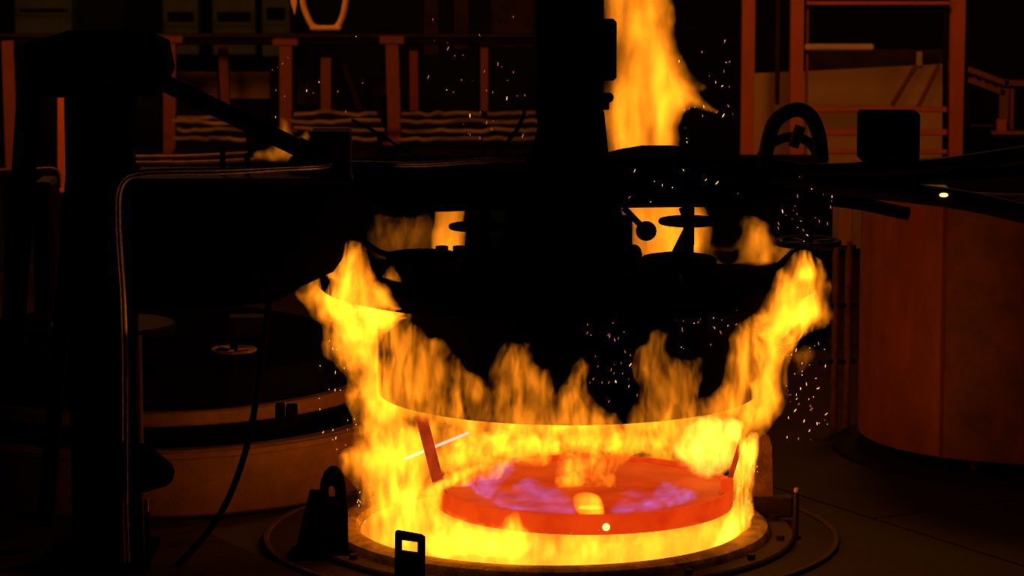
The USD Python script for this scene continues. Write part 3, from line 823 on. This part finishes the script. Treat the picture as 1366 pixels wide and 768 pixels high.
fA = flame_mat('tall_fire', 12, 4.5, .36, .70, (1, 1, .28), 3.1, distortion=1.0, fine=.7)
fA2 = flame_mat('rear_fire', 6, 6, .40, .70, (1, 1, .3), 5.7, distortion=.8, fine=.5)
fB = flame_mat('left_fire', 24, 7, .30, .64, (1, 1, .4), 8.3, fine=.8)
fD = flame_mat('right_fire', 25, 7, .30, .64, (1, 1, .4), 12.9, fine=.8, shear=-.35)
fC = flame_mat('front_fire', 13, 7, .33, .67, (1.2, 1.2, .36), 1.7, fine=.95, distortion=1.5)
fE = flame_mat('pit_fire_glow', 2.6, 9, .38, .64, (1, 1, .35), 21.0, fine=.9, color=(1, .28, .012))
fH = flame_mat('haze_fire', 1.6, 9, .42, .70, (1, 1, .35), 31.0, fine=1.0)
fL = flame_mat('lilac_fire', 11.0, 9, .36, .60, (.5, 1.6, 1.6), 41.0, fine=.8, color=(.07, .13, .56))
fO = flame_mat('orange_swirl', 22, 8, .36, .68, (1, 1, .6), 51.0, fine=.95, distortion=1.8)
fK = flame_mat('bulge_fire', 22, 8, .34, .62, (1, 1, .6), 61.0, fine=.8, color=(1, .34, .03))

# tall flame behind the beam, from the deck of the lid up out of the picture
flame([(838, 362), (838, 300), (812, 270), (806, 215), (800, 120), (800, 20), (798, -60), (905, -60), (893, -10), (905, 17), (900, 45), (902, 62), (910, 75), (920, 92), (938, 110), (940, 118), (928, 122), (940, 136), (960, 146), (958, 150), (935, 146), (922, 138), (914, 146), (907, 165), (902, 180), (906, 205), (916, 250), (945, 280), (950, 310), (942, 352), (930, 362), (880, 364)],
      .30, .34, fA, 'tall broad orange flame rising behind the beam, right of the lifting column', 1, d0=26)
flame([(900, 200), (904, 178), (912, 165), (920, 158), (921, 162), (914, 174), (908, 184), (910, 205)], .3, .08, fA2, 'little detached lick of fire at the right foot of the tall flame', 2, d0=8)
flame([(575, 348), (578, 300), (580, 270), (585, 255), (620, 255), (620, 300), (622, 345)], .25, .28, fA, 'short bright flame seen under the beam beside the left handwheel', 3, d0=14)
flame([(485, 352), (487, 300), (500, 284), (540, 288), (585, 285), (585, 352)], .22, .25, fH, 'dim brownish haze of fire under the beam above the left ring', 4, d0=20)
flame([(940, 360), (942, 320), (958, 326), (975, 328), (985, 312), (982, 296), (992, 288), (1005, 288), (1022, 296), (1034, 310), (1036, 325), (1052, 320), (1062, 335), (1060, 362)],
      .12, .20, flame_mat('right_wisp_fire', 6, 7, .40, .72, (1, 1, .5), 71.0, fine=.8), 'curling wisp of flame on the right side of the lid deck', 5, d0=14, holes=[[(955, 335), (975, 338), (984, 330), (982, 350), (960, 350)]])
flame([(325, 217), (345, 200), (362, 196), (372, 172), (374, 158), (381, 157), (388, 175), (396, 190), (404, 178), (410, 175), (412, 190), (406, 205), (412, 217)],
      6.6, .35, flame_mat('small_rear_fire', 4.2, 5, .34, .72, (1, 1, .4), 81.0, fine=.8), 'small dim flame far behind, above the left arm', 6, d0=16)

def blend(a, b, t):
    t = max(0.0, min(1.0, t)); t = t * t * (3 - 2 * t)
    return a + (b - a) * t


rf = ring_front(352)


def left_depth(x, y):
    up = blend(-.12, rf(x, y) - .06, (x - 425) / 45)        # round the flange, in front of it
    mid = blend(-.15, -.10, (x - 480) / 60)
    low = blend(-.36, .10, (x - 505) / 50)                   # at the rim; behind the left strap
    return blend(blend(up, mid, (y - 400) / 60), low, (y - 540) / 60)


def right_depth(x, y):
    up = blend(rf(x, y) - .06, -.20, (x - 1062) / 40)
    low = blend(.10, -.32, (x - 975) / 30)
    return blend(blend(up, -.22, (y - 415) / 60), low, (y - 550) / 50)


# the left curtain
flame([(500, 742), (488, 708), (480, 672), (470, 648), (455, 630), (450, 612), (458, 600), (468, 592), (473, 570), (468, 550), (458, 528), (463, 510), (450, 492), (436, 482), (426, 470), (430, 455), (428, 436), (420, 428), (408, 410), (392, 392), (400, 380), (440, 352), (462, 318), (486, 322), (494, 350), (500, 372), (520, 380), (528, 402), (545, 425), (540, 460), (535, 500), (548, 545), (575, 575), (590, 620), (585, 660), (572, 690), (560, 742)],
      left_depth, .26, fB, 'roaring yellow curtain of fire at the left, from the pit rim up past the lid', 7, d0=34, step=4.5)
# right curtain
flame([(985, 735), (998, 690), (1000, 655), (1002, 600), (1012, 582), (1026, 568), (1042, 545), (1053, 528), (1050, 510), (1054, 478), (1062, 458), (1078, 449), (1100, 440), (1114, 426), (1110, 400), (1107, 372), (1098, 350), (1082, 336), (1066, 334), (1048, 346), (1034, 362), (1024, 388), (1012, 412), (1004, 440), (1000, 480), (992, 530), (968, 560), (962, 600), (975, 645), (960, 690), (930, 735)],
      right_depth, .24, fD, 'bright yellow curtain of fire at the right, leaning outwards past the lid edge', 8, d0=30, step=4.5)
flame([(1058, 498), (1054, 478), (1062, 462), (1076, 456), (1090, 458), (1088, 474), (1080, 490), (1070, 500)], -.2, .10, flame_mat('right_puff', 4, 9, .42, .72, (1, 1, .6), 91.0), 'small torn puff of fire hanging under the right curtain', 9, d0=10)

# tongues licking up the front of the lid
tongues = [
    ([(500, 566), (498, 520), (504, 470), (506, 430), (502, 390), (512, 356), (530, 352), (533, 380), (540, 405), (556, 432), (572, 452), (588, 446), (598, 460), (608, 472), (612, 486), (600, 520), (612, 560), (600, 574), (545, 570)], 'broad orange tongue of fire against the left front of the lid'),
    ([(590, 576), (600, 520), (604, 480), (614, 478), (622, 492), (640, 500), (650, 508), (660, 540), (662, 578)], 'low orange tongue of fire, second from the left on the lid front'),
    ([(645, 580), (648, 520), (656, 486), (664, 468), (674, 464), (680, 452), (688, 462), (700, 452), (712, 462), (715, 488), (724, 495), (730, 480), (732, 500), (742, 520), (748, 560), (742, 582)], 'tall forked orange tongue of fire left of the middle of the lid front'),
    ([(730, 582), (734, 545), (745, 515), (758, 502), (764, 482), (776, 470), (784, 480), (789, 488), (785, 515), (790, 532), (806, 545), (824, 552), (832, 570), (830, 582)], 'slender orange tongue of fire right at the middle of the lid front'),
    ([(826, 582), (834, 556), (846, 540), (856, 520), (844, 505), (840, 480), (850, 460), (862, 458), (868, 442), (882, 436), (900, 438), (912, 430), (936, 429), (930, 440), (914, 450), (900, 452), (892, 462), (900, 474), (914, 470), (922, 462), (940, 466), (948, 484), (946, 498), (949, 510), (938, 522), (940, 545), (950, 570), (900, 578)], 'curling orange tongue of fire right of the middle of the lid front'),
    ([(935, 574), (940, 530), (955, 520), (964, 505), (968, 470), (976, 440), (988, 426), (1006, 420), (1020, 404), (1026, 420), (1018, 470), (1010, 520), (1004, 566)], 'broad orange tongue of fire against the right front of the lid'),
]
for k, (px, lab) in enumerate(tongues):
    m_ = fC if k not in (0, 5) else flame_mat(f'side_front_fire_{"ab"[k // 5]}', 19, 7, .28, .68, (1.2, 1.2, .34), 101.0 + k, fine=.75)
    flame(px, ring_front(262 + 6 * (k % 2)), .125, m_, lab, 20 + k, d0=20, rag=2.6, step=3.6)
flame([(897, 428), (900, 395), (903, 360), (909, 355), (911, 385), (908, 412), (906, 430)], -.80, .05, fH, 'faint thin streak of fire above the curling tongue on the lid front', 30, d0=8)

# fire in and over the pit
m = lathe([(0, -.45), (.60, -.45), (.74, -.30), (.752, -.05), (.74, .0), (.62, .05), (.45, .03), (0, .0)], (0, 0), 72)
tag(obj('pit_fire', m, fE), 'bed of bright yellow fire filling the pit below the tray', 'fire')
flame([(570, 640), (545, 600), (540, 560), (560, 540), (980, 540), (1000, 570), (985, 625), (900, 625), (780, 612), (650, 620)], lambda x, y: .66 - ((x - 757) / 251) ** 2 * .3, .16, flame_mat('far_fire', 22, 8, .30, .64, (1, 1, .4), 111.0, fine=.9), 'wall of yellow fire along the far side of the pit, behind the tray', 40, d0=24)
flame([(590, 650), (588, 615), (600, 585), (640, 572), (700, 574), (736, 582), (744, 605), (722, 622), (690, 616), (668, 640), (640, 640), (620, 655)], .05, .16, fO, 'swirl of orange fire over the left part of the tray', 41, d0=14)
flame([(742, 655), (738, 630), (744, 604), (760, 585), (790, 575), (830, 576), (850, 590), (848, 610), (830, 620), (822, 645), (826, 660), (800, 650), (775, 662), (758, 664)], .0, .12, fO, 'soft orange plume of fire over the middle of the tray', 42, d0=18)
flame([(896, 610), (896, 585), (905, 565), (925, 556), (985, 548), (996, 570), (992, 600), (975, 630), (955, 640), (925, 636), (905, 626)], .18, .22, fK, 'rounded bright yellow burst of fire behind the right strap', 43, d0=14)
flame([(575, 735), (572, 700), (585, 672), (600, 680), (625, 690), (660, 700), (735, 712), (810, 716), (900, 706), (965, 676), (985, 690), (976, 715), (890, 738), (810, 748), (735, 749), (640, 744)], ring_front(238, 736), .09, flame_mat('rim_fire', 14, 9, .36, .62, (1, 1, .5), 121.0, fine=.9, color=(1, .30, .015)), 'strip of bright fire licking along the front of the rim under the tray', 44, d0=14)
flame([(555, 744), (552, 690), (562, 655), (584, 634), (612, 622), (640, 615), (646, 622), (616, 638), (598, 656), (588, 676), (604, 690), (626, 700), (652, 706), (672, 694), (688, 678), (696, 690), (704, 708), (716, 720), (705, 745), (640, 748)], ring_front(222, 740), .17, flame_mat('front_left_fire', 27, 8, .30, .62, (1, 1, .45), 141.0, fine=.9), 'orange fire curling up before the left end of the tray', 49, d0=14)
flame([(940, 745), (962, 700), (978, 655), (976, 610), (985, 580), (1004, 570), (1014, 590), (1006, 640), (1005, 680), (996, 712), (975, 742)], lambda x, y: blend(.02, -.30, (x - 978) / 24), .22, flame_mat('right_column_fire', 26, 8, .26, .60, (1, 1, .45), 151.0, fine=.8, color=(1, .30, .015)), 'bright column of fire right of the tray, rising from the pit rim', 50, d0=10)
flame([(640, 612), (650, 592), (690, 578), (760, 570), (830, 572), (880, 580), (905, 592), (890, 606), (850, 612), (835, 604), (790, 600), (740, 612), (700, 606), (670, 616)], .42, .13, fO, 'low orange roll of fire along the back edge of the tray', 51, d0=12)
# a low fringe of fire along the bottom edge of the lid
flame([(512, 556), (520, 520), (545, 500), (570, 512), (600, 522), (640, 528), (690, 520), (735, 536), (790, 546), (815, 562), (838, 572), (838, 584), (740, 584), (640, 574), (560, 562)], ring_front(258), .07, flame_mat('fringe_fire', 11, 8, .32, .66, (1.2, 1.2, .4), 161.0, fine=.9), 'low fringe of orange fire along the left half of the lid bottom edge', 52, d0=18)
flame([(835, 584), (842, 566), (870, 540), (910, 530), (945, 524), (975, 520), (1002, 505), (1006, 540), (985, 562), (920, 576)], ring_front(258), .07, flame_mat('fringe_fire_b', 10, 8, .32, .66, (1.2, 1.2, .4), 171.0, fine=.9), 'low fringe of orange fire along the right half of the lid bottom edge', 53, d0=18)
# lilac gas flames rolling over the tray
flame([(662, 688), (652, 672), (668, 650), (690, 640), (708, 634), (726, 648), (750, 650), (764, 668), (776, 688), (740, 690)], ring_front(165, 780), .05, fL, 'lilac gas flame rolling over the front left of the tray', 45, d0=10)
flame([(808, 690), (816, 668), (836, 650), (852, 644), (872, 655), (886, 636), (904, 642), (938, 660), (920, 672), (880, 684)], ring_front(165, 780), .05, fL, 'lilac gas flame rolling over the front right of the tray', 46, d0=10)
flame([(762, 664), (768, 657), (784, 654), (798, 658), (806, 668), (808, 690), (780, 691), (766, 682)], ring_front(172, 780), .10, flame_mat('dome_fire', 34, 9, .2, .6, (1, 1, .6), 131.0, fine=.3), 'little dome of yellow fire between the two lilac flames on the tray', 48, d0=6, rag=.6)
flame([(592, 676), (606, 650), (640, 630), (668, 616), (690, 604), (694, 618), (676, 640), (660, 664), (650, 690), (620, 688)], ring_front(150, 780), .05, fL, 'pinkish gas flame on the left part of the tray', 47, d0=10)

# ------------------------------------------------------------------ sparks
sp = trimesh.creation.icosphere(0, 1.0)


def sparks(n, box_, Y, label, group, size=(1.0, 1.8), lean=.2, dim=.3):
    x0, y0, x1, y1 = box_
    for _ in range(n):
        x, y = x0 + (x1 - x0) * rng.beta(1.6, 1.6), y0 + (y1 - y0) * rng.beta(1.5, 1.5)
        s = S(Y) * rng.uniform(*size) * .45
        m = sp.copy()
        m.apply_transform(np.diag([s, s, s * rng.choice([1, 1.5, 3.2, 4.5]), 1]))
        m.apply_transform(trimesh.transformations.rotation_matrix(rng.normal(lean, .35), (0, 1, 0)))
        m.apply_translation(P(x, y, Y + rng.uniform(-.15, .15)))
        o = obj('spark', m, sparkd if rng.random() < dim else sparkm, smooth=False)
        tag(o, label, 'spark', group)


sparks(26, (905, 40, 985, 200), .1, 'tiny orange spark flying right of the tall flame', 'sparks right of the tall flame', dim=.6)
sparks(34, (560, 10, 715, 190), .0, 'tiny orange spark drifting over the beam left of the lifting column', 'sparks left of the lifting column', dim=.75)
sparks(14, (330, 10, 500, 160), .3, 'tiny orange spark drifting above the left arm', 'sparks above the left arm', dim=.7)
sparks(26, (425, 440, 480, 600), -.3, 'tiny bright spark at the left of the left curtain of fire', 'sparks left of the left curtain', dim=.3)
sparks(44, (1040, 450, 1110, 590), -.3, 'tiny bright spark under the right curtain of fire', 'sparks under the right curtain', dim=.2)
sparks(36, (780, 400, 860, 545), -.86, 'tiny spark in front of the dark middle of the lid', 'sparks before the lid middle', dim=.8)
sparks(18, (880, 400, 1000, 470), -.86, 'tiny spark in front of the dark right part of the lid', 'sparks before the lid right part', dim=.7)
sparks(20, (470, 640, 505, 700), -.78, 'tiny spark over the left end of the pit rim', 'sparks over the left rim', dim=.3)
sparks(14, (980, 590, 1012, 700), -.4, 'tiny spark over the right end of the pit rim', 'sparks over the right rim', dim=.3)
sparks(30, (1030, 230, 1120, 340), -.2, 'tiny streaking spark above the right edge handwheel', 'sparks above the right handwheel', dim=.6, lean=-.3)
sparks(10, (800, 205, 1010, 275), -.5, 'tiny spark in front of the dark beam', 'sparks before the beam', dim=.4)
sparks(12, (600, 700, 960, 745), -.75, 'tiny spark over the front of the pit', 'sparks over the front of the pit', dim=.2)
